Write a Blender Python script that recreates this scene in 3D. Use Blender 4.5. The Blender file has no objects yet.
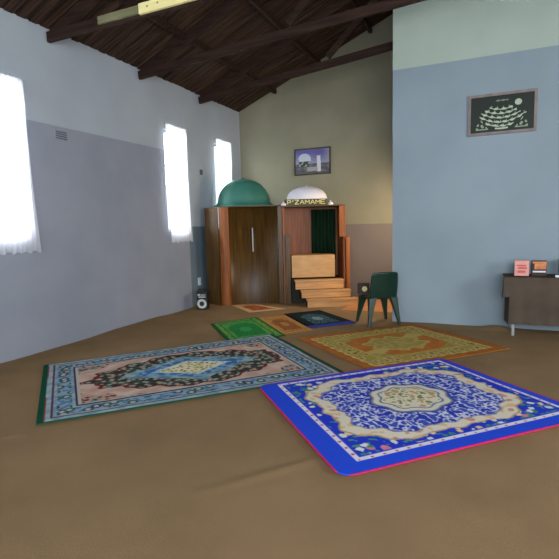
import bpy, bmesh, math, random
from mathutils import Vector, Matrix, noise
random.seed(4)
C = bpy.context.scene.collection
PI = math.pi

# ------------------------------------------------------------------ helpers
def lin(c):
    return tuple(((x/255.0)/12.92 if x/255.0 <= .04045 else ((x/255.0+.055)/1.055)**2.4) for x in c)

def tag(o, label=None, cat=None, group=None, kind=None):
    if label: o['label'] = label
    if cat: o['category'] = cat
    if group: o['group'] = group
    if kind: o['kind'] = kind
    return o

def thing(name, label, cat, loc=(0, 0, 0), rz=0, group=None):
    o = bpy.data.objects.new(name, None); C.objects.link(o)
    o.empty_display_size = .1
    o.location = loc; o.rotation_euler = (0, 0, rz)
    return tag(o, label, cat, group)

def obj(name, bm, mats, parent=None, smooth=False, bevel=0):
    me = bpy.data.meshes.new(name)
    bmesh.ops.recalc_face_normals(bm, faces=bm.faces)
    bm.to_mesh(me); bm.free()
    for m in (mats if isinstance(mats, (list, tuple)) else [mats]):
        me.materials.append(m)
    if smooth:
        for p in me.polygons: p.use_smooth = True
    o = bpy.data.objects.new(name, me); C.objects.link(o)
    if parent: o.parent = parent
    if bevel:
        b = o.modifiers.new('bevel', 'BEVEL'); b.width = bevel; b.segments = 2; b.limit_method = 'ANGLE'
        b.angle_limit = .6
    return o

def copy_tree(o, parent=None):
    c = o.copy(); C.objects.link(c)
    if parent: c.parent = parent
    for ch in list(o.children): copy_tree(ch, c)
    return c

def hexa(bm, pts, mi=0):
    """8 points: bottom loop then top loop"""
    v = [bm.verts.new(p) for p in pts]
    for q in ((0, 3, 2, 1), (4, 5, 6, 7), (0, 1, 5, 4), (1, 2, 6, 5), (2, 3, 7, 6), (3, 0, 4, 7)):
        f = bm.faces.new([v[i] for i in q]); f.material_index = mi

def box(bm, x0, x1, y0, y1, z0, z1, mi=0):
    hexa(bm, [(x0, y0, z0), (x1, y0, z0), (x1, y1, z0), (x0, y1, z0),
              (x0, y0, z1), (x1, y0, z1), (x1, y1, z1), (x0, y1, z1)], mi)

def bar(bm, a, b, wid, hei, side=Vector((0, 1, 0))):
    """rectangular timber from a to b; wid along side, hei along the third axis"""
    a = Vector(a); b = Vector(b); d = (b-a).normalized(); s = side.normalized(); t = d.cross(s).normalized()
    P = []
    for p in (a, b):
        for i, j in ((-1, -1), (1, -1), (1, 1), (-1, 1)):
            P.append(p + s*(i*wid/2) + t*(j*hei/2))
    hexa(bm, P)

def tube(bm, pts, rad, n=12):
    pts = [Vector(p) for p in pts]; rings = []
    rs = rad if isinstance(rad, (list, tuple)) else [rad]*len(pts)
    for i, p in enumerate(pts):
        d = (pts[min(i+1, len(pts)-1)] - pts[max(i-1, 0)]).normalized()
        s = d.cross(Vector((0, 0, 1)))
        if s.length < .05: s = d.cross(Vector((0, 1, 0)))
        s.normalize(); t = d.cross(s)
        rings.append([bm.verts.new(p + (s*math.cos(k*2*PI/n) + t*math.sin(k*2*PI/n))*rs[i]) for k in range(n)])
    for a, b in zip(rings, rings[1:]):
        for k in range(n): bm.faces.new((a[k], a[(k+1) % n], b[(k+1) % n], b[k]))
    bm.faces.new(rings[0][::-1]); bm.faces.new(rings[-1])

def lathe(bm, prof, n=48, centre=(0, 0, 0), cap=True):
    cx, cy, cz = centre; rings = []
    for r, z in prof:
        if r < 1e-5: rings.append([bm.verts.new((cx, cy, cz+z))])
        else: rings.append([bm.verts.new((cx+r*math.cos(k*2*PI/n), cy+r*math.sin(k*2*PI/n), cz+z)) for k in range(n)])
    for a, b in zip(rings, rings[1:]):
        for k in range(n):
            k2 = (k+1) % n
            if len(a) == 1 and len(b) == 1: continue
            if len(a) == 1: bm.faces.new((a[0], b[k2], b[k]))
            elif len(b) == 1: bm.faces.new((a[k], a[k2], b[0]))
            else: bm.faces.new((a[k], a[k2], b[k2], b[k]))
    if cap and len(rings[0]) > 1: bm.faces.new(rings[0][::-1])
    if cap and len(rings[-1]) > 1: bm.faces.new(rings[-1])

# ------------------------------------------------------------------ materials
def base_mat(name, rough=.8, spec=.3):
    m = bpy.data.materials.new(name); m.use_nodes = True
    nt = m.node_tree; b = nt.nodes['Principled BSDF']
    b.inputs['Roughness'].default_value = rough
    b.inputs['Specular IOR Level'].default_value = spec
    return m, nt, b

def mottled(name, c1, c2, scale=8, rough=.85, spec=.25, stretch=(1, 1, 1), bump=0, bscale=60, detail=4, lo=.35, hi=.65):
    m, nt, b = base_mat(name, rough, spec); N = nt.nodes; L = nt.links
    tc = N.new('ShaderNodeTexCoord'); mp = N.new('ShaderNodeMapping'); mp.inputs['Scale'].default_value = stretch
    L.new(tc.outputs['Object'], mp.inputs['Vector'])
    nz = N.new('ShaderNodeTexNoise'); nz.inputs['Scale'].default_value = scale; nz.inputs['Detail'].default_value = detail
    L.new(mp.outputs['Vector'], nz.inputs['Vector'])
    cr = N.new('ShaderNodeValToRGB'); cr.color_ramp.elements[0].position = lo; cr.color_ramp.elements[1].position = hi
    cr.color_ramp.elements[0].color = lin(c1)+(1,); cr.color_ramp.elements[1].color = lin(c2)+(1,)
    L.new(nz.outputs['Fac'], cr.inputs['Fac']); L.new(cr.outputs['Color'], b.inputs['Base Color'])
    if bump:
        n2 = N.new('ShaderNodeTexNoise'); n2.inputs['Scale'].default_value = bscale; n2.inputs['Detail'].default_value = 3
        L.new(mp.outputs['Vector'], n2.inputs['Vector'])
        bp = N.new('ShaderNodeBump'); bp.inputs['Strength'].default_value = bump; bp.inputs['Distance'].default_value = .01
        L.new(n2.outputs['Fac'], bp.inputs['Height']); L.new(bp.outputs['Normal'], b.inputs['Normal'])
    return m

def woven(name, rough=.95, spec=.1, bump=.35):
    """cloth whose dyed pattern is in the mesh colour attribute, with a pile bump"""
    m, nt, b = base_mat(name, rough, spec); N = nt.nodes; L = nt.links
    at = N.new('ShaderNodeVertexColor'); at.layer_name = 'dye'
    tc = N.new('ShaderNodeTexCoord'); nz = N.new('ShaderNodeTexNoise'); nz.inputs['Scale'].default_value = 260
    L.new(tc.outputs['Object'], nz.inputs['Vector'])
    mx = N.new('ShaderNodeMixRGB'); mx.blend_type = 'MULTIPLY'; mx.inputs['Fac'].default_value = .12
    L.new(at.outputs['Color'], mx.inputs['Color1']); L.new(nz.outputs['Fac'], mx.inputs['Color2'])
    L.new(mx.outputs['Color'], b.inputs['Base Color'])
    if bump:
        bp = N.new('ShaderNodeBump'); bp.inputs['Strength'].default_value = bump; bp.inputs['Distance'].default_value = .004
        L.new(nz.outputs['Fac'], bp.inputs['Height']); L.new(bp.outputs['Normal'], b.inputs['Normal'])
    return m

M_wall_upper = mottled('pale_grey_paint', (166, 174, 182), (174, 182, 189), 1.2, .8)
M_dado_left = mottled('lilac_blue_paint', (140, 146, 158), (150, 155, 166), 1.2, .6, .35)
M_dado_shaded = mottled('shaded_teal_dado', (96, 113, 124), (104, 121, 131), 1.2, .6, .35)  # dado towards the far corner, its shade mixed into the colour
M_back_upper = mottled('beige_paint', (130, 127, 106), (140, 136, 114), 1.2, .8)
M_back_dado = mottled('warm_grey_paint', (112, 104, 98), (120, 111, 104), 1.2, .7)
M_blue = mottled('sky_blue_paint', (132, 147, 155), (140, 155, 163), 1.0, .6, .3)
M_pale = mottled('pale_green_paint', (164, 178, 165), (173, 187, 173), 1.0, .8)
M_carpet = mottled('brown_carpet', (136, 111, 80), (148, 121, 88), 1.6, 1.0, .05, bump=.5, bscale=220, detail=8)
M_vinyl = mottled('tan_vinyl', (176, 118, 74), (192, 132, 84), 3, .55, .3)
M_roof = mottled('dark_roof_board', (36, 25, 18), (78, 56, 43), 3.5, .75, .2, stretch=(.35, 7, .35), bump=.4, bscale=20, detail=8)
M_beam = mottled('dark_beam_timber', (38, 25, 20), (60, 40, 31), 4, .7, .2, stretch=(.4, 6, 6), detail=6)
M_beam_grey = mottled('weathered_beam_timber', (108, 108, 78), (132, 130, 96), 4, .8, .2, stretch=(.4, 6, 6))
M_beam_pale = mottled('new_pine_timber', (236, 222, 148), (248, 236, 170), 3, .7, .2, stretch=(.4, 8, 8))
M_knot = mottled('knot', (150, 120, 66), (160, 130, 70), 9)
M_veneer = mottled('dark_brown_veneer', (64, 44, 16), (88, 62, 26), 3.2, .36, .3, stretch=(9, 9, .5), detail=8)
M_red = mottled('red_brown_veneer', (118, 66, 30), (150, 88, 44), 3, .4, .25, stretch=(8, 8, .5), detail=8)
M_tan = mottled('tan_plywood', (180, 138, 88), (196, 152, 98), 2.6, .45, .35, stretch=(2, 2, 6), detail=5)
M_pine = mottled('stair_pine', (186, 132, 78), (212, 158, 98), 2.6, .4, .4, stretch=(1, 1, 9), detail=6)
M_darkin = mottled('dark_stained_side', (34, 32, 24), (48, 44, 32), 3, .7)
M_greencloth = mottled('dark_green_cloth', (18, 40, 24), (30, 56, 36), 4, .9, .1, stretch=(8, 8, .6))
M_gdome = mottled('green_dome_paint', (50, 106, 92), (60, 120, 104), 2, .45, .4)
M_wdome = mottled('white_dome_paint', (226, 222, 230), (238, 234, 240), 2, .6, .3)
M_band = mottled('dark_olive_band', (72, 72, 50), (90, 90, 62), 6, .6)
M_gold = mottled('gold_lettering', (206, 194, 128), (222, 210, 146), 6, .5)
M_plastic = mottled('dark_green_plastic', (16, 44, 36), (24, 56, 46), 3, .28, .5)
M_black = mottled('black_plastic', (18, 20, 20), (28, 30, 30), 5, .4, .5)
M_silver = mottled('silver_plastic', (190, 192, 190), (210, 212, 208), 5, .35, .5)
M_white = mottled('white_plastic', (214, 218, 218), (226, 230, 230), 5, .5, .4)
M_frame = mottled('grey_brown_frame', (120, 108, 104), (140, 128, 122), 8, .5)
M_frame_dark = mottled('dark_olive_frame', (52, 50, 34), (70, 66, 48), 8, .5)
M_cloth = mottled('brown_tablecloth', (78, 68, 58), (88, 76, 66), 4, .9, .1, bump=.2, bscale=300)
M_leg = mottled('pale_metal', (150, 156, 158), (168, 172, 174), 6, .4, .4)
M_pink = mottled('pink_card', (222, 152, 142), (232, 166, 154), 6, .6)
M_pinkdark = mottled('rose_print', (196, 92, 88), (210, 110, 100), 9, .6)
M_card = mottled('dark_card', (52, 40, 38), (66, 52, 48), 6, .6)
M_orange = mottled('orange_print', (196, 104, 70), (214, 150, 92), 14, .6)
M_tealmat = mottled('teal_plastic', (44, 86, 88), (58, 100, 100), 5, .4)
M_grout = mottled('vent_grey', (84, 86, 98), (92, 94, 106), 5, .8)
M_win = mottled('window_frame_paint', (170, 172, 170), (180, 182, 180), 5, .6)
M_rug = woven('woven_pile')
M_print = woven('printed_picture', .5, .3, 0)

m, nt, b = base_mat('sheer_curtain', .9, .1); N = nt.nodes; L = nt.links
out = N['Material Output']; b.inputs['Base Color'].default_value = lin((236, 236, 242))+(1,)
tr = N.new('ShaderNodeBsdfTranslucent'); tr.inputs['Color'].default_value = (.93, .93, .96, 1)
tp = N.new('ShaderNodeBsdfTransparent'); m1 = N.new('ShaderNodeMixShader'); m1.inputs['Fac'].default_value = .6
m2 = N.new('ShaderNodeMixShader'); m2.inputs['Fac'].default_value = .18
L.new(b.outputs[0], m1.inputs[1]); L.new(tr.outputs[0], m1.inputs[2]); L.new(m1.outputs[0], m2.inputs[1]); L.new(tp.outputs[0], m2.inputs[2])
L.new(m2.outputs[0], out.inputs['Surface']); M_curtain = m

m, nt, b = base_mat('window_glass', .05, .5)
b.inputs['Base Color'].default_value = (.9, .95, .95, 1); b.inputs['Transmission Weight'].default_value = 1; b.inputs['IOR'].default_value = 1.02
M_glass = m

# ------------------------------------------------------------------ camera (height 1.5 m at the origin)
F_PX = 470.0
def cam_setup():
    hor = lambda x: 226-.025*(x-280)
    p1 = Vector(((0-279.5)/F_PX, (hor(0)-279.5)/F_PX, 1)); p2 = Vector(((559-279.5)/F_PX, (hor(559)-279.5)/F_PX, 1))
    up = p2.cross(p1).normalized()
    if up.y > 0: up = -up
    Yv = Vector(((487-279.5)/F_PX, (hor(487)-279.5)/F_PX, 1)).normalized()
    Xv = Yv.cross(up)
    # rows: world axes seen in camera (x right, y down, z forward) -> Blender camera (x right, y up, z back)
    R = Matrix(((Xv.x, -Xv.y, -Xv.z), (Yv.x, -Yv.y, -Yv.z), (up.x, -up.y, -up.z)))
    cam = bpy.data.cameras.new('camera'); o = bpy.data.objects.new('camera', cam); C.objects.link(o)
    o.matrix_world = Matrix.Translation((0, 0, 1.5)) @ R.to_4x4()
    cam.sensor_fit = 'HORIZONTAL'; cam.sensor_width = 36; cam.lens = 36*F_PX/559; cam.clip_start = .05
    bpy.context.scene.camera = o
cam_setup()

# ------------------------------------------------------------------ room shell
XL, YB, XR, YF = -5.1, 9.55, 5.1, -2.5
SL = .42
def roofz(x): return 4.035 + SL*(5.1-abs(x))
# floor and carpet

def carpet_z(x, y):
    z = .0 + .005*noise.noise(Vector((x*.8, y*.8, 0)))
    dl = x-XL
    if dl < .9: z += .05*max(0, noise.noise(Vector((1.3, y*1.1, 4)))+.15)*math.exp(-((dl-.12)/.22)**2)
    z += .055*math.exp(-((x-.15)/.22)**2-((y-7.06)/.10)**2)
    z += .02*math.exp(-((x+.75)/.3)**2-((y-7.1)/.10)**2)
    # two long shallow wrinkles running under the blue rug
    for (ax, ay, bx, by, h) in ((-1.52, 2.05, -.84, 2.86, .009), (-3.30, 2.10, -3.12, 2.34, .009)):
        d = Vector((bx-ax, by-ay)); t = ((x-ax)*d.x+(y-ay)*d.y)/d.length_squared
        if 0 < t < 1:
            q = Vector((x-ax-d.x*t, y-ay-d.y*t)).length
            z += h*math.sin(t*PI)*math.exp(-(q/.035)**2)
    return z
bm = bmesh.new()
xs = []; x = XL-.1
while x < XR+.3: xs.append(x); x += .03 if x < 1.2 else .3
ys = []; y = YF
while y < YB+.1: ys.append(y); y += .03 if 1 < y < 3.2 else (.05 if y > 1 else .3)
vg = {}
def cv(i, j):
    if (i, j) not in vg: vg[i, j] = bm.verts.new((xs[i], ys[j], carpet_z(xs[i], ys[j])))
    return vg[i, j]
for i in range(len(xs)-1):
    for j in range(len(ys)-1):
        f = bm.faces.new((cv(i, j), cv(i+1, j), cv(i+1, j+1), cv(i, j+1)))
        f.material_index = 1 if (ys[j] > 7.9 and xs[i] > -2.35) else 0
xs_end = [XL-.05, XR+.05]
box(bm, XL-.2, XR+.2, YF, YB+.2, -.15, -.05)
tag(obj('floor', bm, [M_carpet, M_vinyl], smooth=True), kind='structure')

# left wall with three window openings
WIN = [(3.45, 4.04), (6.80, 7.36), (8.44, 8.98)]
WZ0, WZ1 = 1.45, 3.20
ycuts = sorted({YF, YB+.2, 7.42} | {v for w in WIN for v in w})
zcuts = [-.05, WZ0, 1.53, 2.85, WZ1, 4.035]
bm = bmesh.new()
for y0, y1 in zip(ycuts, ycuts[1:]):
    for z0, z1 in zip(zcuts, zcuts[1:]):
        ym, zm = (y0+y1)/2, (z0+z1)/2
        if any(a < ym < b_ for a, b_ in WIN) and WZ0 < zm < WZ1: continue
        mi = (1 if zm < 2.85 else 0) if ym < 7.42 else (2 if zm < 1.53 else 0)
        box(bm, XL-.2, XL, y0, y1, z0, z1, mi)
tag(obj('wall_left', bm, [M_wall_upper, M_dado_left, M_dado_shaded]), kind='structure')
for k, (a, b_) in enumerate(WIN):
    w = bpy.data.objects.new('window_%d' % (k+1), None); C.objects.link(w); w.location = (XL-.1, (a+b_)/2, (WZ0+WZ1)/2); tag(w, kind='structure')
    h = (b_-a)/2-.002; zz = (WZ1-WZ0)/2-.002; bm = bmesh.new()
    box(bm, -.03, .03, -h, -h+.04, -zz, zz); box(bm, -.03, .03, h-.04, h, -zz, zz)
    box(bm, -.03, .03, -h+.04, h-.04, -zz, -zz+.04); box(bm, -.03, .03, -h+.04, h-.04, zz-.04, zz)
    box(bm, -.025, .025, -h+.04, h-.04, .25, .285)
    obj('window_frame', bm, M_win, w)
    bm = bmesh.new(); box(bm, -.004, .004, -h+.04, h-.04, -zz+.04, .25); box(bm, -.004, .004, -h+.04, h-.04, .285, zz-.04)
    obj('window_pane', bm, M_glass, w)

# back wall and its gable
bm = bmesh.new()
def gwall(x0, x1, z0, z1, y0, y1, mi):
    """wall cell whose top follows the roof when z1 is None"""
    ta, tb = (roofz(x0), roofz(x1)) if z1 is None else (z1, z1)
    hexa(bm, [(x0, y0, z0), (x1, y0, z0), (x1, y1, z0), (x0, y1, z0), (x0, y0, ta), (x1, y0, tb), (x1, y1, tb), (x0, y1, ta)], mi)
gwall(XL, XR, -.05, 1.5, YB, YB+.2, 1)
gwall(XL, 0, 1.5, None, YB, YB+.2, 0); gwall(0, XR, 1.5, None, YB, YB+.2, 0)
tag(obj('wall_back', bm, [M_back_upper, M_back_dado]), kind='structure')
# blue wall standing forward on the right
bm = bmesh.new()
gwall(-1.3, XR, -.05, 3.70, 7.2, 7.4, 0); gwall(-1.3, 0, 3.70, None, 7.2, 7.4, 1); gwall(0, XR, 3.70, None, 7.2, 7.4, 1)
tag(obj('wall_right', bm, [M_blue, M_pale]), kind='structure')
bm = bmesh.new(); box(bm, XR, XR+.2, YF, YB+.2, 0, 4.06)
tag(obj('wall_side', bm, M_wall_upper), kind='structure')

# roof boarding
bm = bmesh.new()
for s in (-1, 1):
    hexa(bm, [(s*5.5, YF, roofz(5.5)+.003), (0, YF, roofz(0)+.003), (0, YB+.2, roofz(0)+.003), (s*5.5, YB+.2, roofz(5.5)+.003),
              (s*5.5, YF, roofz(5.5)+.06), (0, YF, roofz(0)+.06), (0, YB+.2, roofz(0)+.06), (s*5.5, YB+.2, roofz(5.5)+.06)])
    # board strips lapped along the slope
    y = YF+.05
    while y < YB-.1:
        d = .012 + .012*random.random(); wd = .11
        if abs(y+.05-7.3) > .2:
            hexa(bm, [(s*5.09, y, roofz(5.09)-d), (0, y, roofz(0)-d), (0, y+wd, roofz(0)-d), (s*5.09, y+wd, roofz(5.09)-d),
                  (s*5.09, y, roofz(5.09)+.01), (0, y, roofz(0)+.01), (0, y+wd, roofz(0)+.01), (s*5.09, y+wd, roofz(5.09)+.01)])
        y += .16
tag(obj('ceiling', bm, M_roof), kind='structure')

# trusses; the tie beams lift slightly to the right
TR = [(4.52, .012), (6.21, .070), (7.91, .105)]
TL = ['nearest dark roof truss, its tie beam patched with a bright new pine board',
      'middle dark roof truss whose tie beam passes in front of the blue wall top',
      'farthest dark roof truss, its tie beam running behind the blue wall edge']
for (ty, sl), lab in zip(TR, TL):
    t = thing('roof_truss', lab, 'roof truss', (XL, ty, 3.85), 0, 'roof trusses spanning the hall')
    xe = 5.0 if ty < 7.3 else 5.0
    ny = .05
    bm = bmesh.new(); h = .12
    def tb(x): return 0 + sl*x
    x1 = 5.1
    bar(bm, (.03, 0, h/2), (x1, 0, tb(x1)+h/2), .05, h)
    # horizontal remainder of the tie beam
    bar(bm, (x1, 0, tb(x1)+h/2), (10.1, 0, h/2), .05, h)
    obj('tie_beam', bm, M_beam, t)
    bm = bmesh.new(); bar(bm, (.05, ny, .18-.07), (5.1, ny, .18+SL*5.05-.07), .05, .14)
    obj('rafter', bm, M_beam, t)
    bm = bmesh.new(); bar(bm, (10.1, ny, .18-.07), (5.1, ny, .18+SL*5.05-.07), .05, .14)
    obj('rafter', bm, M_beam, t)
    bm = bmesh.new(); bar(bm, (2.6, -.05, .15+tb(2.6)), (3.9, -.05, 1.62), .04, .1)
    obj('brace', bm, M_beam, t)
    bm = bmesh.new(); bar(bm, (5.1, -.05, .3), (5.1, -.05, 2.1), .04, .1, Vector((0, 1, 0)))
    obj('king_post', bm, M_beam, t)
    bm = bmesh.new(); bar(bm, (7.6, -.05, .2), (6.3, -.05, 1.62), .04, .1)
    obj('brace', bm, M_beam, t)
    if ty < 5:
        bm = bmesh.new(); bar(bm, (.90, -.045, .078), (1.50, -.045, .078+.6*sl), .03, .085); p = obj('patch_board', bm, M_beam_grey, t); p['label'] = 'greyish weathered board'
        bm = bmesh.new(); bar(bm, (1.50, -.045, .085), (3.9, -.045, .085+2.5*sl), .034, .11); p = obj('patch_board', bm, M_beam_pale, t); p['label'] = 'bright new pine board'
        for kx, kz in ((1.62, .09), (1.76, .10), (1.98, .09), (2.4, .10)):
            bm = bmesh.new(); tube(bm, [(kx, -.0635, kz), (kx, -.0605, kz)], .011, 10)
            obj('nail_head', bm, M_knot, p)
# purlins running the length of the roof
k = 0
for px in (-4.2, -3.2, -2.15, -1.2, 1.2, 2.4):
    bm = bmesh.new(); zc = roofz(px)-.06
    y1 = YB-.01 if px < -1.35 else 7.19
    bar(bm, (px, YF+.02, zc), (px, y1, zc), .06, .09, Vector((1, 0, 0)))
    tag(obj('roof_purlin', bm, M_beam), ['dark purlin lowest on the left roof slope', 'dark purlin second up the left roof slope',
        'dark purlin third up the left roof slope meeting the gable', 'dark purlin near the ridge above the blue wall',
        'dark purlin near the ridge on the far roof slope', 'dark purlin lower on the right roof slope'][k], 'purlin', 'purlins under the roof boards')
    k += 1

# curtains
def curtain(y0, y1, label, swing=0):
    t = thing('sheer_curtain', label, 'curtain', (XL+.05, (y0+y1)/2, 3.28), 0, 'sheer white curtains on the left wall')
    bm = bmesh.new(); n = 70; mz = 40; g = []
    for i in range(n+1):
        col = []
        for j in range(mz+1):
            s = i/n; q = j/mz
            z = -2.02*q + .012*math.sin(s*37)*(q > .99)
            yy = (s-.5)*(y1-y0)*(1+.05*q*q) + swing*(q**1.5)
            col.append(bm.verts.new((.02+.016*math.sin(s*2*PI*10+.6*q)*(.5+.5*q)+.01*math.sin(s*9+q*4), yy, z)))
        g.append(col)
    for i in range(n):
        for j in range(mz): bm.faces.new((g[i][j], g[i+1][j], g[i+1][j+1], g[i][j+1]))
    obj('curtain_cloth', bm, M_curtain, t, smooth=True)
    bm = bmesh.new(); tube(bm, [(.0, -(y1-y0)/2-.03, .004), (.0, (y1-y0)/2+.03, .004)], .008, 8)
    obj('curtain_rod', bm, M_win, t)
curtain(3.40, 4.07, 'sheer white curtain over the nearest window, cut by the left photo edge', .04)
curtain(6.76, 7.37, 'sheer white curtain over the narrow middle window, right of the dado step', .03)
curtain(8.41, 9.01, 'sheer white curtain over the farthest window behind the green dome')

# wall vent, outlet, small wall box
t = thing('wall_vent', 'small grey louvred vent high on the lilac left wall', 'vent', (XL, 4.62, 2.74))
bm = bmesh.new(); box(bm, .001, .012, -.10, .10, -.06, .06); obj('backing', bm, M_dado_left, t)
bm = bmesh.new()
for j in range(4): box(bm, .0125, .02, -.085, .085, -.048+j*.027, -.036+j*.027)
obj('louvre', bm, M_grout, t)
t = thing('wall_socket', 'small white wall socket above the silver ringed speaker', 'socket', (XL, 7.68, .47))
bm = bmesh.new(); box(bm, .001, .015, -.045, .045, -.075, .075); obj('face_plate', bm, M_white, t, bevel=.004)
bm = bmesh.new(); box(bm, .0155, .028, -.02, .015, -.045, -.005); obj('plug', bm, M_silver, t)
bm = bmesh.new(); box(bm, XL, XL+.03, 7.86, 7.93, 2.52, 2.62)
tag(obj('junction_box', bm, M_grout, bevel=.004), 'small grey box high on the left wall between the two far curtains', 'junction box')

# ------------------------------------------------------------------ painted sheets (rugs, pictures)
def paint_sheet(name, corners, nx, ny, fn, z0, thick, mat, parent=None, round_r=0, wave=.0):
    """corners: P(u0v0), P(u1v0), P(u1v1), P(u0v1) on the floor; fn(u, v) -> sRGB of the dye"""
    P = [Vector(c) for c in corners]
    o3 = (P[0]+P[1]+P[2]+P[3])/4
    Lu = (P[1]-P[0]).length; Lv = (P[3]-P[0]).length
    def pos(u, v):
        p = P[0]*(1-u)*(1-v)+P[1]*u*(1-v)+P[2]*u*v+P[3]*(1-u)*v
        return p-o3
    def inset(v):
        if not round_r: return 0
        d = min(v, 1-v)*Lv
        return 0 if d >= round_r else (round_r-math.sqrt(max(0, round_r**2-(round_r-d)**2)))/Lu
    bm = bmesh.new(); lay = bm.verts.layers.float_color.new('dye'); g = []
    for i in range(nx+1):
        col = []
        for j in range(ny+1):
            v = j/ny; e = inset(v); u = e+(1-2*e)*i/nx
            p = pos(u, v); w = wave*noise.noise(Vector((p.x*2.2+o3.x, p.y*2.2+o3.y, 3.3)))
            bv = bm.verts.new((p.x, p.y, thick+w)); bv[lay] = lin(fn(u, v))+(1,); col.append(bv)
        g.append(col)
    for i in range(nx):
        for j in range(ny): bm.faces.new((g[i][j], g[i+1][j], g[i+1][j+1], g[i][j+1]))
    edge = [g[i][0] for i in range(nx)]+[g[nx][j] for j in range(ny)]+[g[i][ny] for i in range(nx, 0, -1)]+[g[0][j] for j in range(ny, 0, -1)]
    low = []
    for e in edge:
        q = bm.verts.new((e.co.x, e.co.y, 0)); q[lay] = e[lay]; low.append(q)
    for k in range(len(edge)):
        k2 = (k+1) % len(edge); bm.faces.new((edge[k], edge[k2], low[k2], low[k]))
    bm.faces.new(low)
    o = obj(name, bm, mat, parent, smooth=True)
    o.location = (o3.x, o3.y, z0)
    return o

def n2(x, y, s, k=0): return noise.noise(Vector((x*s, y*s, k*7.31+.5)))
def mix(a, b, t): t = max(0, min(1, t)); return tuple(a[i]*(1-t)+b[i]*t for i in range(3))
def cell(x, y, s, k):
    """jittered dots: distance to nearest dot centre in cell units, and its hash"""
    gx, gy = math.floor(x*s), math.floor(y*s); best = 9; hh = 0
    for i in (-1, 0, 1):
        for j in (-1, 0, 1):
            a = noise.cell(Vector((gx+i+.5, gy+j+.5, k+.5))); b_ = noise.cell(Vector((gx+i+.5, gy+j+.5, k+9.5))); c = noise.cell(Vector((gx+i+.5, gy+j+.5, k+19.5)))
            d = math.hypot(gx+i+.2+.6*a-x*s, gy+j+.2+.6*b_-y*s)
            if d < best: best = d; hh = c
    return best, hh

# --- blue rug
def dye_blue(u, v):
    BL = (38, 76, 214); CR = (226, 216, 192); Lu, Lv = 2.1, 1.66
    x, y = u*Lu, v*Lv
    ed = min(x, Lu-x, y, Lv-y)
    if ed < .014: return (206, 40, 96)
    l, r, t, b_ = .085, .04, .035, .075
    s = (u-l)/(1-l-r); q = (v-t)/(1-t-b_)
    X = (s-.5)*1.84; Y = (q-.5)*1.46                    # inner field, metres from its centre
    e = min(.92-abs(X), .73-abs(Y))
    if e < 0: return BL
    if e < .035:
        along = (X if .73-abs(Y) < .92-abs(X) else Y)
        return (214, 72, 72) if (e > .008 and e < .026 and (along*11) % 1 < .22) else (226, 222, 232)
    # scalloped cartouche
    ang = math.atan2(Y/.62, X/.8)
    rr = (abs(X/.79)**4.6+abs(Y/.61)**4.6)**(1/4.6)
    lobes = .02*math.cos(8*ang+PI)+.03*math.cos(12*ang)+.014*math.cos(28*ang)
    c = rr-1-lobes
    # corner and side lobes
    if c > .0:
        if e < .05: return (50, 66, 200)
        cor = max(abs(X)/.92, 0)*max(abs(Y)/.73, 0)
        d, h = cell(X, Y, 16, 1)
        side = min(abs(X), abs(Y))
        dense = .46 if cor > .42 else .36
        if e > .055 and d < dense and h > (.12 if cor > .42 else .45):
            if h > .86: return (236, 206, 150)
            if h > .8: return (214, 130, 150)
            return (70, 140, 96) if h < .55 else (222, 226, 214)
        if n2(X, Y, 26, 2) > .28 and cor > .2: return (84, 150, 120)
        return (36, 58, 196)
    if c > -.022: return (190, 160, 120)
    if c > -.15:
        f = n2(X, Y, 12, 5)
        if f > .28: return (224, 190, 140)
        if f < -.36: return (208, 150, 130)
        return CR
    if c > -.17: return (150, 140, 160)
    o = math.hypot(X/.34, Y/.29); oa = math.atan2(Y/.29, X/.34); o -= .05*math.cos(8*oa)
    if o < 1:
        if .74 < o < .80: return (110, 130, 150)
        if o > .95: return (150, 146, 140)
        if o < .7:
            f = n2(X, Y, 22, 6)
            return (196, 160, 110) if f > .2 else ((120, 140, 90) if f < -.33 else (226, 216, 186))
        return (222, 216, 196)
    if o < 1.06: return (60, 76, 160)
    f = n2(X, Y, 17, 8)+.5*n2(X, Y, 34, 9)
    return (212, 214, 224) if abs(f) < .13 else ((40, 60, 178) if f > 0 else (60, 86, 186))

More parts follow.
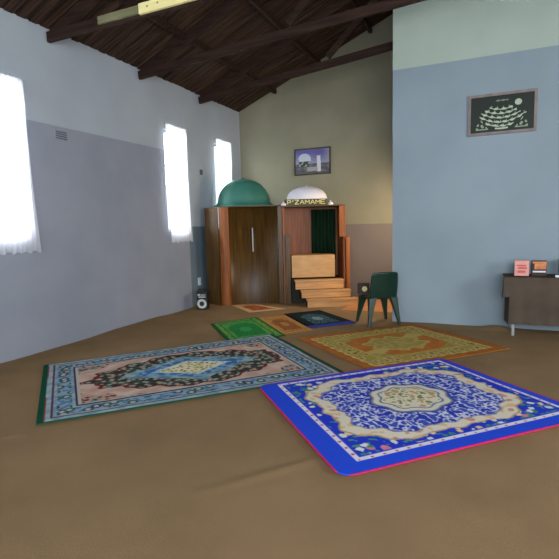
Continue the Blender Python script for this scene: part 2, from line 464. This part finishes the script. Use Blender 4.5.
# --- big teal rug
def dye_teal(u, v):
    Lu, Lv = 2.78, 1.73; x, y = u*Lu, v*Lv
    ex, ey = min(x, Lu-x), min(y, Lv-y); X, Y = x-Lu*.52, y-Lv*.5
    if ex < .05: return (14, 78, 54)
    if ey < .016: return (20, 84, 62)
    if ex < .062 and n2(x, y, 3, 3) > 0: return (170, 60, 50)
    e = min(ex-.05, ey-.012)
    if e < .05: return mix((170, 186, 192), (130, 152, 160), .5+n2(x, y, 14))
    if e < .065: return (92, 54, 62)
    if e < .24:
        d, h = cell(x, y, 9, 3)
        if e < .09 or e > .215: return mix((120, 150, 172), (156, 176, 184), .5+2*n2(x, y, 16, 3))
        if d < .2: return (196, 178, 160)
        if d < .42: return (46, 72, 96) if h > .4 else (58, 96, 84)
        f = n2(x, y, 22, 4)
        return (92, 128, 158) if f > 0 else (140, 164, 180)
    if e < .262: return (70, 44, 56)
    if e < .285: return (190, 180, 172)
    # peach field with scalloped medallion
    a = math.atan2(Y/.5, X/.98)
    lens = abs(X/1.06)**1.35+abs(Y/.56)**1.75
    lens -= .07*math.cos(14*a)+.04*math.cos(26*a)
    if lens > 1.0:
        cx = abs(X)/1.1+abs(Y)/.55
        if cx > 1.62+.08*math.cos(20*a):
            d, h = cell(x, y, 15, 7)
            return (84, 60, 62) if d < .3 else ((120, 146, 140) if h > .5 else (196, 150, 128))
        return mix((208, 182, 162), (192, 152, 134), .5+1.2*n2(x, y, 9, 4))
    if lens > .93: return (104, 44, 44)
    dm = abs(X)/.60+abs(Y)/.33; dm += .05*math.cos(10*a)
    ci = abs(X)/.40+abs(Y)/.235
    if ci < .93:
        d, h = cell(x, y, 17, 2)
        return (160, 120, 76) if d < .27 else ((200, 196, 140) if h > .3 else (226, 218, 178))
    if ci < 1.05: return (190, 214, 220)
    if dm < 1.02:
        return (62, 108, 158) if n2(x, y, 20, 6) > -.1 else (120, 166, 196)
    if dm < 1.28: return mix((146, 176, 184), (100, 132, 150), .5+1.5*n2(x, y, 14, 6))
    d, h = cell(x, y, 15, 5)
    if d < .26: return (150, 170, 158) if h > .35 else (196, 150, 120)
    if d < .42: return (84, 112, 104)
    return (64, 50, 42) if n2(x, y, 18, 1) > -.1 else (60, 78, 70)

# --- gold rug
def dye_gold(u, v):
    Lu, Lv = 1.85, 1.65; x, y = u*Lu, v*Lv; e = min(x, Lu-x, y, Lv-y); X, Y = x-Lu/2, y-Lv/2
    f = n2(x, y, 14, 1)
    if e < .12+.01*math.sin(x*40)*math.sin(y*40): return mix((178, 108, 44), (160, 94, 40), .5+f)
    if e < .15: return (206, 178, 108)
    if e < .34:
        d, h = cell(x, y, 10, 4)
        if d < .25: return (134, 106, 50)
        if d < .42: return (206, 186, 116)
        return (168, 148, 74)
    if e < .365: return (194, 164, 92)
    a = math.atan2(Y, X); r = math.hypot(X/.62, Y/.52)+.06*math.cos(8*a)+.04*math.cos(12*a)
    if r > 1: return mix((176, 156, 84), (152, 134, 66), .5+1.6*f)
    if r > .62 and abs(math.sin(a+.5)) > .18: return mix((180, 104, 38), (190, 122, 56), .5+f)
    if r > .55: return (196, 170, 96)
    return mix((186, 164, 90), (160, 142, 74), .5+2*n2(x, y, 18, 2))

def prayer(border, band, field, arch, motif, orient=0):
    def fn(u, v):
        if orient: u, v = v, u
        x, y = u*1.15, v*.7; e = min(x, 1.15-x, y, .7-y)
        if e < .035: return border
        if e < .10: return mix(band, border, .5*(1 if cell(x, y, 18, 3)[0] < .3 else 0))
        if e < .115: return border
        # pointed arch pointing to +u
        q = abs(y-.35)
        top = .93-.7*q*q*4-.25*q
        if .2 < x < top and q < .19: 
            d = math.hypot(x-.55, (y-.35)*1.6)
            return mix(arch, motif, .9 if (d < .13 or cell(x, y, 22, 5)[0] < .2) else .0)
        return mix(field, band, .5+n2(x, y, 16, 3))
    return fn

def Rg(pts): return [(a, b_, 0) for a, b_ in pts]
r = paint_sheet('patterned_rug', Rg([(-2.28, 5.70), (-.98, 7.06), (.28, 5.98), (-1.03, 4.60)]), 130, 110, dye_gold, .006, .006, M_rug, wave=.003)
tag(r, 'gold and olive patterned rug with orange border, behind the blue one', 'rug', 'patterned rugs on the carpet')
r = paint_sheet('patterned_rug', Rg([(-3.17, 2.43), (-1.26, 4.45), (-2.68, 5.78), (-4.5, 3.61)]), 300, 190, dye_teal, .012, .008, M_rug, wave=.004)
tag(r, 'large pale blue rug with peach field, dark medallion and green ends', 'rug', 'patterned rugs on the carpet')
r = paint_sheet('patterned_rug', Rg([(-1.93, 3.79), (-.42, 5.27), (.79, 4.05), (-.75, 2.51)]), 280, 220, dye_blue, .020, .008, M_rug, round_r=.12, wave=.003)
tag(r, 'royal blue rug with cream scalloped cartouche and thin pink edge', 'rug', 'patterned rugs on the carpet')
mats_ = [
 ([(-2.55, 5.82), (-3.42, 6.80), (-3.06, 7.16), (-2.20, 6.22)], prayer((168, 112, 56), (196, 148, 84), (168, 116, 62), (140, 84, 44), (182, 134, 76)), .005, 'orange tan prayer mat lying between the green and the dark navy mats'),
 ([(-3.03, 5.20), (-3.90, 6.14), (-3.46, 6.84), (-2.48, 5.78)], prayer((20, 92, 40), (110, 164, 76), (58, 148, 70), (34, 128, 60), (60, 160, 84)), .009, 'bright green prayer mat touching the back of the pale blue rug'),
 ([(-2.32, 6.30), (-3.12, 7.21), (-2.65, 7.72), (-1.78, 6.87)], prayer((14, 22, 26), (24, 40, 46), (22, 44, 40), (38, 74, 90), (120, 150, 150)), .013, 'dark navy and black prayer mat with a blue near edge, before the steps'),
 ([(-3.78, 7.20), (-4.47, 7.80), (-4.02, 8.00), (-3.30, 7.72)], prayer((206, 166, 112), (222, 184, 132), (176, 100, 62), (160, 86, 52), (184, 112, 70)), .006, 'beige prayer mat with red brown centre at the foot of the prayer niche'),
]
for pts, fn, z, lab in mats_:
    if lab.startswith('dark navy'):
        f0 = fn
        fn = lambda u, v, f0=f0: (48, 62, 150) if u < .12 else f0(u, v)
    o = paint_sheet('prayer_mat', Rg(pts), 90, 60, fn, z, .006, M_rug, wave=.001)
    tag(o, lab, 'prayer mat', 'prayer mats in front of the niche')

# ------------------------------------------------------------------ prayer niche and pulpit (local x along their front, y towards the back)
A0 = math.radians(27); P0 = (-4.63, 7.71)
niche = thing('prayer_niche', 'dark brown veneered prayer niche under a green dome, in the corner', 'prayer niche', (P0[0], P0[1], .0), A0)
H0 = 1.875
bm = bmesh.new()          # rounded glossy column board at the left edge
n = 14
prof = [(0, .03)]+[(.0+.19*k/n, .03-.045*math.sin(PI*k/n)) for k in range(n+1)]+[(.19, .05)]
vb = [bm.verts.new((x, y, 0)) for x, y in prof[1:]]; vt = [bm.verts.new((x, y, H0)) for x, y in prof[1:]]
for i in range(len(vb)-1): bm.faces.new((vb[i], vb[i+1], vt[i+1], vt[i]))
vb2 = [bm.verts.new((x, .06, 0)) for x in (.19, 0)]; vt2 = [bm.verts.new((x, .06, H0)) for x in (.19, 0)]
bm.faces.new((vb[-1], vb2[0], vt2[0], vt[-1])); bm.faces.new((vb2[0], vb2[1], vt2[1], vt2[0])); bm.faces.new((vb2[1], vb[0], vt[0], vt2[1]))
bm.faces.new(vt+vt2)
obj('column_board', bm, M_red, niche, smooth=False)
bm = bmesh.new()          # concave veneered back of the niche
g = []
for i in range(41):
    s = i/40; x = .19+.92*s; y = .02+.16*math.sin(PI*s)**.8
    g.append((bm.verts.new((x, y, .0)), bm.verts.new((x, y, H0)), bm.verts.new((x, y+.02, 0)), bm.verts.new((x, y+.02, H0))))
for a, b_ in zip(g, g[1:]):
    bm.faces.new((a[0], b_[0], b_[1], a[1])); bm.faces.new((a[2], a[3], b_[3], b_[2])); bm.faces.new((a[1], b_[1], b_[3], a[3]))
obj('curved_panel', bm, M_veneer, niche, smooth=True)
bm = bmesh.new(); box(bm, .62, .645, .125, .172, 1.02, 1.48); obj('highlight_strip', bm, M_leg, niche, bevel=.006)['label'] = 'pale strip imitating a vertical highlight'  # pale strip stands in for a highlight on the glossy veneer
bm = bmesh.new()          # outer case
box(bm, .02, .05, .06, .80, 0, H0); box(bm, 1.14, 1.17, .06, .80, 0, H0); box(bm, .05, 1.14, .78, .80, 0, H0)
obj('side_panel', bm, M_veneer, niche)
bm = bmesh.new(); hexa(bm, [(-.27, .155, 0), (-.015, .0, 0), (-.005, .03, 0), (-.26, .19, 0), (-.27, .155, H0), (-.015, .0, H0), (-.005, .03, H0), (-.26, .19, H0)])
obj('wing_panel', bm, M_veneer, niche)
bm = bmesh.new(); box(bm, 1.11, 1.20, -.015, .06, 0, H0); obj('corner_post', bm, M_veneer, niche, bevel=.008)
bm = bmesh.new(); box(bm, .0, 1.19, -.0, .82, H0, H0+.02); obj('top_board', bm, M_veneer, niche, bevel=.004)
bm = bmesh.new()
prof = [(.60, 0), (.60, .015), (.56, .03), (.515, .075)]
for k in range(1, 15):
    a = k/15*PI/2; prof.append((.505*math.cos(a)**.92, .09+.44*math.sin(a)))
prof += [(.03, .545), (0, .565)]
lathe(bm, prof, 56, (.55, .45, H0+.02))
# brim overhang trimmed to the cabinet front
o = obj('dome', bm, M_gdome, niche, smooth=True); o['label'] = 'green dome with flared brim'
o.scale = (1.0, .68, 1); o.location = (-.07, .07, 0)

pul = thing('pulpit', 'red brown wooden pulpit with tan seat block and white dome, right of the niche', 'pulpit', (P0[0], P0[1], .0), A0)
X0, X1 = 1.205, 2.41
bm = bmesh.new(); box(bm, X0+.04, X1-.04, .66, .69, 0, H0-.02); obj('back_panel', bm, M_red, pul)
bm = bmesh.new(); box(bm, X0, X0+.04, .0, .69, 0, H0-.02); obj('side_panel', bm, M_red, pul, bevel=.005)
bm = bmesh.new(); box(bm, X1-.04, X1, .0, .69, 0, H0-.02); obj('side_panel', bm, M_red, pul, bevel=.005)
bm = bmesh.new(); box(bm, X1-.12, X1, -.025, -.003, 1.27, H0-.02); obj('front_stile', bm, M_red, pul, bevel=.004)
bm = bmesh.new(); box(bm, 2.415, 2.49, -.03, .55, 0, 1.26); obj('arm_panel', bm, M_red, pul, bevel=.006)
bm = bmesh.new(); box(bm, 1.245, 1.345, -.03, -.0, 0, 1.33); obj('newel_post', bm, M_veneer, pul, bevel=.008)
bm = bmesh.new()
for i in range(30):   # gathered cloth hung inside on the right
    s0, s1 = i/30, (i+1)/30
    xa, xb = 1.83+.50*s0, 1.83+.50*s1; ya, yb = .61+.022*math.sin(s0*40), .61+.022*math.sin(s1*40)
    v = [bm.verts.new(p) for p in ((xa, ya, .8), (xb, yb, .8), (xb, yb, H0-.06), (xa, ya, H0-.06))]; bm.faces.new(v)
bmesh.ops.remove_doubles(bm, verts=bm.verts, dist=.0005)
o = obj('hanging_cloth', bm, M_greencloth, pul, smooth=True); o['label'] = 'dark green cloth hanging inside'
sd = o.modifiers.new('s', 'SOLIDIFY'); sd.thickness = .006
bm = bmesh.new(); box(bm, X0-.0, X1+.0, -.0, .70, H0-.02, H0+.005); obj('top_board', bm, M_veneer, pul, bevel=.004)
# seat block: pale side board then tan face
bm = bmesh.new(); box(bm, 1.37, 2.20, .0, .50, .50, .93)
obj('seat_block', bm, M_tan, pul, bevel=.008)['label'] = 'tan plywood seat block'
bm = bmesh.new(); box(bm, 1.365, 1.565, -.008, -.0005, .505, .925); obj('facing_strip', bm, M_tan, pul)
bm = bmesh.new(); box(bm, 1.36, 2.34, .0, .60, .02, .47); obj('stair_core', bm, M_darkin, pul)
for (a, b_, wv, zt, zb) in ((1.40, 2.34, .20, .47, .30), (1.50, 2.44, .35, .29, .155), (1.59, 2.53, .50, .145, .0)):
    bm = bmesh.new(); dp = wv if wv < .3 else .15+.03
    box(bm, a, b_, -wv-.012, -wv+(.2 if wv < .3 else .17), zt-.03, zt); obj('tread', bm, M_tan, pul, bevel=.006)
    bm = bmesh.new(); box(bm, a+.012, b_-.012, -wv, -wv+.018, zb, zt-.032); obj('riser', bm, M_pine, pul)
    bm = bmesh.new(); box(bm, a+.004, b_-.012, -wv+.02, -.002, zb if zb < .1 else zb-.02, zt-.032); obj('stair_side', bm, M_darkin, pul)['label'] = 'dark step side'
# dome with lettered band
bm = bmesh.new(); prof = [(.40, .0), (.40, .015)]
for k in range(1, 14):
    a = k/14*PI/2; prof.append((.395*math.cos(a), .015+.245*math.sin(a)**.95))
prof.append((0, .275)); lathe(bm, prof, 48, (1.72, .345, H0+.125))
o = obj('dome', bm, M_wdome, pul, smooth=True); o['label'] = 'white dome'; o.scale = (1, .82, 1); o.location = (0, .06, 0)
bm = bmesh.new(); box(bm, 1.285, 2.085, .03, .66, H0+.006, H0+.124); band = obj('dome_base', bm, M_band, pul, bevel=.004)
bm = bmesh.new(); rr = random.Random(11)
x = 1.31
def gl(pts, w=.008):
    for a, b_ in zip(pts, pts[1:]):
        bar(bm, (a[0], .0245, a[1]), (b_[0], .0245, b_[1]), .008, w*2)
zb = H0+.03; zt = H0+.105
for k in "P'ZAMAME":
    w = .078
    if k == 'P': gl([(x, zb), (x, zt), (x+w*.8, zt-.008), (x+w*.8, zb+.036), (x, zb+.03)])
    if k == "'": w = .02; gl([(x+.01, zt), (x, zt-.03)])
    if k == 'Z': gl([(x, zt), (x+w, zt), (x, zb), (x+w, zb)])
    if k == 'A': gl([(x, zb), (x+w/2, zt), (x+w, zb)]); gl([(x+w*.25, zb+.025), (x+w*.75, zb+.025)], .005)
    if k == 'M': gl([(x, zb), (x, zt), (x+w/2, zb+.03), (x+w, zt), (x+w, zb)])
    if k == 'E': gl([(x+w, zt), (x, zt), (x, zb), (x+w, zb)]); gl([(x, (zb+zt)/2), (x+w*.8, (zb+zt)/2)], .006)
    x += w+.022
obj('gold_lettering', bm, M_gold, band)['label'] = 'row of gold lettering'
for xx in (1.24, 2.14):
    bm = bmesh.new(); lathe(bm, [(.05, 0), (.055, .02), (.045, .04), (.02, .055), (.012, .08), (0, .09)], 20, (xx, .06, H0+.006)); obj('finial', bm, M_wdome, pul, smooth=True)

# ------------------------------------------------------------------ silver-ringed speaker by the socket
spk = thing('portable_speaker', 'black speaker with silver ringed cone on the floor in the corner', 'speaker', (-4.80, 7.33, .003), math.radians(18))
bm = bmesh.new(); box(bm, -.10, .10, -.09, .09, 0, .34); obj('case', bm, M_black, spk, bevel=.02)
def front_disc(bm, x, z, r0, r1, y, th, n=28):
    o_ = [(x+r1*math.cos(k*2*PI/n), z+r1*math.sin(k*2*PI/n)) for k in range(n)]; i_ = [(x+r0*math.cos(k*2*PI/n), z+r0*math.sin(k*2*PI/n)) for k in range(n)]
    A = [bm.verts.new((p[0], y, p[1])) for p in o_]; B = [bm.verts.new((p[0], y, p[1])) for p in i_]
    A2 = [bm.verts.new((p[0], y-th, p[1])) for p in o_]; B2 = [bm.verts.new((p[0], y-th, p[1])) for p in i_]
    for k in range(n):
        q = (k+1) % n
        bm.faces.new((A2[k], A2[q], B2[q], B2[k])); bm.faces.new((A[k], A[q], A2[q], A2[k])); bm.faces.new((B[k], B2[k], B2[q], B[q])); bm.faces.new((A[k], B[k], B[q], A[q]))
bm = bmesh.new(); front_disc(bm, 0, .11, .045, .088, -.0905, .012); obj('cone_ring', bm, M_silver, spk, smooth=False, bevel=.004)['label'] = 'silver ring'
bm = bmesh.new(); front_disc(bm, 0, .11, .002, .043, -.0905, .006); obj('cone', bm, M_black, spk)
bm = bmesh.new(); box(bm, -.06, .07, -.095, -.0905, .225, .245); box(bm, -.02, .07, -.095, -.0905, .265, .28); box(bm, -.075, -.03, -.095, -.0905, .258, .29); obj('control_strip', bm, M_silver, spk)
bm = bmesh.new(); tube(bm, [(-.09, 0, .33), (-.08, 0, .365), (0, 0, .375), (.08, 0, .365), (.09, 0, .33)], .008, 8); obj('handle', bm, M_black, spk)

# ------------------------------------------------------------------ plastic chair (its back to the camera)
ch = thing('plastic_chair', 'dark green moulded plastic chair facing the pulpit beside the blue wall', 'chair', (-1.475, 6.98, .006), math.radians(36))
# local: y- is the back side, seat .42 high
bm = bmesh.new(); g = []
nx_, ny_ = 20, 18
for i in range(nx_+1):
    col = []
    for j in range(ny_+1):
        s = i/nx_*2-1; q = j/ny_
        hw = .212+.008*math.sin(q*PI)-.014*q
        rnd = max(0, (q-.9)/.1); hw -= .02*rnd**2
        x = s*hw; y = -.20-.075*q+.035*(1-abs(s)**2)*(-1)+.03
        z = .40+.40*q-.012*abs(s)**3*rnd
        col.append(bm.verts.new((x, y, z)))
    g.append(col)
for i in range(nx_):
    for j in range(ny_): bm.faces.new((g[i][j], g[i+1][j], g[i+1][j+1], g[i][j+1]))
o = obj('backrest', bm, M_plastic, ch, smooth=True); s_ = o.modifiers.new('s', 'SOLIDIFY'); s_.thickness = .018; s_.offset = 0
bm = bmesh.new(); g = []
for i in range(21):
    col = []
    for j in range(21):
        s = i/20*2-1; q = j/20*2-1
        x = s*.215*(1-.06*abs(q)**4); y = q*.21
        z = .43-.018*(1-s*s)*(1-q*q)-(.03*max(0, (q-.7)/.3)**2)-(.02*max(0, (abs(s)-.8)/.2)**2)
        col.append(bm.verts.new((x, y, z)))
    g.append(col)
for i in range(20):
    for j in range(20): bm.faces.new((g[i][j], g[i+1][j], g[i+1][j+1], g[i][j+1]))
o = obj('seat', bm, M_plastic, ch, smooth=True); s_ = o.modifiers.new('s', 'SOLIDIFY'); s_.thickness = .022; s_.offset = -1
for sx in (-1, 1):
    for sy in (-1, 1):
        bm = bmesh.new(); rings = []
        for k in range(9):
            q = k/8; z = .415*(1-q)
            w = .036*(1-q)**1.6+.019; d = .03*(1-q)+.018
            cx = sx*(.165+.075*q); cy = sy*(.165+.07*q)
            rings.append([bm.verts.new((cx+a*w, cy+c*d, z)) for a, c in ((-1, -1), (1, -1), (1, 1), (-1, 1))])
        for a, b_ in zip(rings, rings[1:]):
            for k in range(4): bm.faces.new((a[k], a[(k+1) % 4], b_[(k+1) % 4], b_[k]))
        bm.faces.new(rings[0]); bm.faces.new(rings[-1][::-1])
        obj('leg', bm, M_plastic, ch, bevel=.006)
bx_ = thing('small_box', 'small dark box with a pale round print, on the green chair seat', 'box', (-1.70, 7.01, .438), math.radians(20))
bm = bmesh.new(); box(bm, -.085, .085, -.05, .05, 0, .17); obj('carton', bm, M_card, bx_, bevel=.005)
bm = bmesh.new(); front_disc(bm, .01, .085, .001, .04, -.0505, .002); obj('round_print', bm, M_gold, bx_)

# ------------------------------------------------------------------ table with cloth, and what stands on it
tb_ = thing('folding_table', 'long table with pale metal legs under a brown cloth, by the blue wall', 'table', (.25, 6.68, .0))
bm = bmesh.new(); box(bm, .0, 1.8, .0, .46, .735, .765); obj('tabletop', bm, M_card, tb_)
for lx in (.09, 1.70):
    for ly in (.05, .41):
        bm = bmesh.new(); tube(bm, [(lx, ly, .0), (lx, ly, .734)], .019, 10); obj('leg', bm, M_leg, tb_)
    bm = bmesh.new(); tube(bm, [(lx, .07, .12), (lx, .39, .12)], .012, 8); obj('crossbar', bm, M_leg, tb_)
bm = bmesh.new(); box(bm, -.03, 1.83, -.02, .47, .766, .772)
def drop(p0, p1, z1, n, amp, zt=.772):
    p0, p1 = Vector(p0), Vector(p1); d = (p1-p0); nn = Vector((d.y, -d.x)).normalized(); rows = []
    for i in range(n+1):
        s = i/n; rows.append([])
        for j in range(9):
            q = j/8; p = p0+d*s+nn*(amp*q*math.sin(s*n*.9)+.012*q)
            rows[-1].append(bm.verts.new((p.x, p.y, zt-(zt-z1)*q)))
    for i in range(n):
        for j in range(8): bm.faces.new((rows[i][j], rows[i+1][j], rows[i+1][j+1], rows[i][j+1]))
drop((.04, -.02), (1.83, -.02), .17, 60, .010)
drop((-.03, .12), (-.03, -.02), .50, 8, .006); drop((-.03, -.02), (.04, -.02), .52, 5, .004); drop((-.0, .30), (.04, -.01), .16, 10, .004)
cl = obj('tablecloth', bm, M_cloth, smooth=False); cl.location = (.25, 6.68, .0)
s_ = cl.modifiers.new('s', 'SOLIDIFY'); s_.thickness = .004; s_.offset = 1
tag(cl, 'brown cloth draped over the table by the blue wall', 'tablecloth')
ZT = .777
t = thing('card_box', 'pink card box standing on the brown cloth, left of the dark box', 'box', (.43, 6.86, ZT), math.radians(-4))
bm = bmesh.new(); box(bm, -.085, .085, -.03, .03, 0, .20); obj('carton', bm, M_pink, t, bevel=.004)
bm = bmesh.new(); box(bm, -.06, .05, -.032, -.0302, .125, .145); box(bm, -.045, .06, -.032, -.0302, .09, .115); box(bm, -.05, .045, -.032, -.0302, .04, .07); obj('rose_print', bm, M_pinkdark, t)
t = thing('card_box', 'dark card box with orange picture on the brown cloth, right of the pink box', 'box', (.63, 6.90, ZT), math.radians(3))
bm = bmesh.new(); box(bm, -.085, .085, -.03, .03, 0, .195); obj('carton', bm, M_card, t, bevel=.004)
bm = bmesh.new(); box(bm, -.08, .08, -.032, -.0302, .16, .185); box(bm, -.055, .08, -.032, -.0302, .085, .158); obj('orange_picture', bm, M_orange, t)
bm = bmesh.new(); box(bm, -.075, .075, -.032, -.0302, .045, .065); obj('white_band', bm, M_white, t)
t = thing('plastic_container', 'teal container on the brown cloth at the right photo edge', 'container', (.955, 6.92, ZT))
bm = bmesh.new(); lathe(bm, [(.09, 0), (.1, .02), (.105, .17), (.1, .19)], 28); obj('tub', bm, M_tealmat, t, smooth=True)
bm = bmesh.new(); lathe(bm, [(.108, .191), (.108, .21), (.02, .218), (0, .218)], 28); obj('lid', bm, M_tealmat, t, smooth=True)
bm = bmesh.new(); box(bm, .80, .98, 6.695, 6.77, ZT, ZT+.028)
tag(obj('folded_paper', bm, M_white, bevel=.006), 'small white folded paper on the near edge of the brown cloth', 'paper')

# ------------------------------------------------------------------ wall pictures
def picture(name, label, cx, cy, cz, w, h, fw, fmat, fn, nx, ny, tilt=0):
    t = thing(name, label, 'picture', (cx, cy, cz)); t.rotation_euler = (0, tilt, 0)
    bm = bmesh.new()
    for (a, b_, c, d) in ((-w/2, w/2, -h/2, -h/2+fw), (-w/2, w/2, h/2-fw, h/2), (-w/2, -w/2+fw, -h/2+fw, h/2-fw), (w/2-fw, w/2, -h/2+fw, h/2-fw)):
        box(bm, a, b_, -.03, -.001, c, d)
    obj('picture_frame', bm, fmat, t)
    bm = bmesh.new(); lay = bm.verts.layers.float_color.new('dye'); g = []
    W, H_ = w-2*fw, h-2*fw
    for i in range(nx+1):
        col = []
        for j in range(ny+1):
            v = bm.verts.new((-W/2+W*i/nx, -.014, -H_/2+H_*j/ny)); v[lay] = lin(fn(i/nx, j/ny))+(1,); col.append(v)
        g.append(col)
    for i in range(nx):
        for j in range(ny): bm.faces.new((g[i][j], g[i+1][j], g[i+1][j+1], g[i][j+1]))
    o = obj('picture_print', bm, M_print, t)
    s_ = o.modifiers.new('s', 'SOLIDIFY'); s_.thickness = .008; s_.offset = 0
    return t

def callig(u, v):
    G = (22, 32, 20); I = (178, 194, 164)
    x, y = (u-.5)*1.56, v-.5
    if math.hypot(x-.40, y-.27) < .085: return (176, 190, 166)
    # bowl-shaped lines of script, thick and thin along their length
    for k, (yb, x0, x1) in enumerate(((.22, -.30, .27), (.10, -.42, .36), (-.02, -.52, .46), (-.14, -.56, .60), (-.25, -.40, .30))):
        if x0 < x < x1:
            yc = yb-.10+.62*x*x+.008*math.sin(x*40+k*2)
            th = .020+.011*math.sin(x*34+k*1.7)
            if abs(y-yc) < th: return I
            if math.sin(x*44+k*3) > .86 and 0 < y-yc < .065: return mix(G, I, .7)
    if abs(x) < .15 and abs(y-.36) < .018+.008*math.sin(x*50): return mix(G, I, .6)
    if abs(x) < .16 and abs(y+.42-.5*x*x) < .022: return I
    for s in (-1, 1):
        tx = .64-s*x; ty = y+.43
        if 0 < tx < .32 and 0 < ty < .30-abs(tx-.12)*1.5:
            if ty < .035 or math.sin(tx*50)+math.sin(ty*44+tx*20) > .35: return mix(G, I, .75)
    return G
picture('calligraphy_picture', 'dark green framed picture of curved pale script on the blue wall', .148, 7.2, 2.93, .84, .54, .036, M_frame, callig, 200, 130)
def mosque(u, v):
    sky = mix((150, 156, 176), (92, 88, 148), min(1, max(0, (v-.4)*2+u*.3-.1)))
    if u > .8: sky = mix(sky, (150, 150, 160), (u-.8)*4)
    c = sky
    if v < .42: c = mix((110, 112, 108), (84, 80, 92), .5+2*n2(u, v, 9))
    if math.hypot((u-.27)*1.4, (v-.6)*1.1) < .27 and v > .6: c = (186, 192, 208)
    if .1 < u < .46 and .52 < v <= .6: c = (190, 196, 204)
    if .1 < u < .40 and .30 < v < .52: c = (150, 158, 152) if n2(u, v, 14) > 0 else (60, 66, 62)
    if abs(u-.69) < .055-.03*max(0, v-.5) and .06 < v < .72: c = (206, 202, 208)
    if .35 < u < .66 and .1 < v < .28: c = (160, 158, 156)
    if v < .08: c = (92, 84, 92)
    return c
picture('landscape_picture', 'framed picture of a white domed building and tower, above the white dome', -3.39, YB, 2.83, .80, .55, .025, M_frame_dark, mosque, 90, 60)

# ------------------------------------------------------------------ light
w = bpy.data.worlds.new('world'); bpy.context.scene.world = w; w.use_nodes = True
bg = w.node_tree.nodes['Background']; bg.inputs['Color'].default_value = (.78, .88, 1, 1); bg.inputs['Strength'].default_value = 1.0
def area(name, loc, target, sx, sy, power, col=(1, 1, 1)):
    l = bpy.data.lights.new(name, 'AREA'); l.shape = 'RECTANGLE'; l.size = sx; l.size_y = sy; l.energy = power; l.color = col
    o = bpy.data.objects.new(name, l); C.objects.link(o); o.location = loc
    o.rotation_euler = (Vector(target)-Vector(loc)).to_track_quat('-Z', 'Y').to_euler(); return o
for k, (a, b_) in enumerate(WIN):
    area('daylight_outside_window', (XL-.5, (a+b_)/2, 2.4), (XL+2, (a+b_)/2, 2.2), .8, 1.9, 45, (.93, .96, 1))
area('daylight_rear_doorway', (1.5, -2.2, 1.9), (-1, 6, 1.3), 3.5, 2.2, 130, (.90, .95, 1))
area('side_fill_light', (4.9, 2.5, 2.0), (-5, 6.0, 1.2), 2.6, 1.8, 110, (.95, .97, 1))  # added fill to brighten the left wall and floor, no window modelled
area('alcove_window_light', (-1.15, 8.45, 1.75), (-3.2, 8.8, .7), .7, 1.0, 20, (1, .80, .58))

sc = bpy.context.scene
sc.view_settings.view_transform = 'Standard'; sc.view_settings.look = 'None'; sc.view_settings.gamma = 1
sc.view_settings.use_curve_mapping = False; sc.view_settings.exposure = 1.15
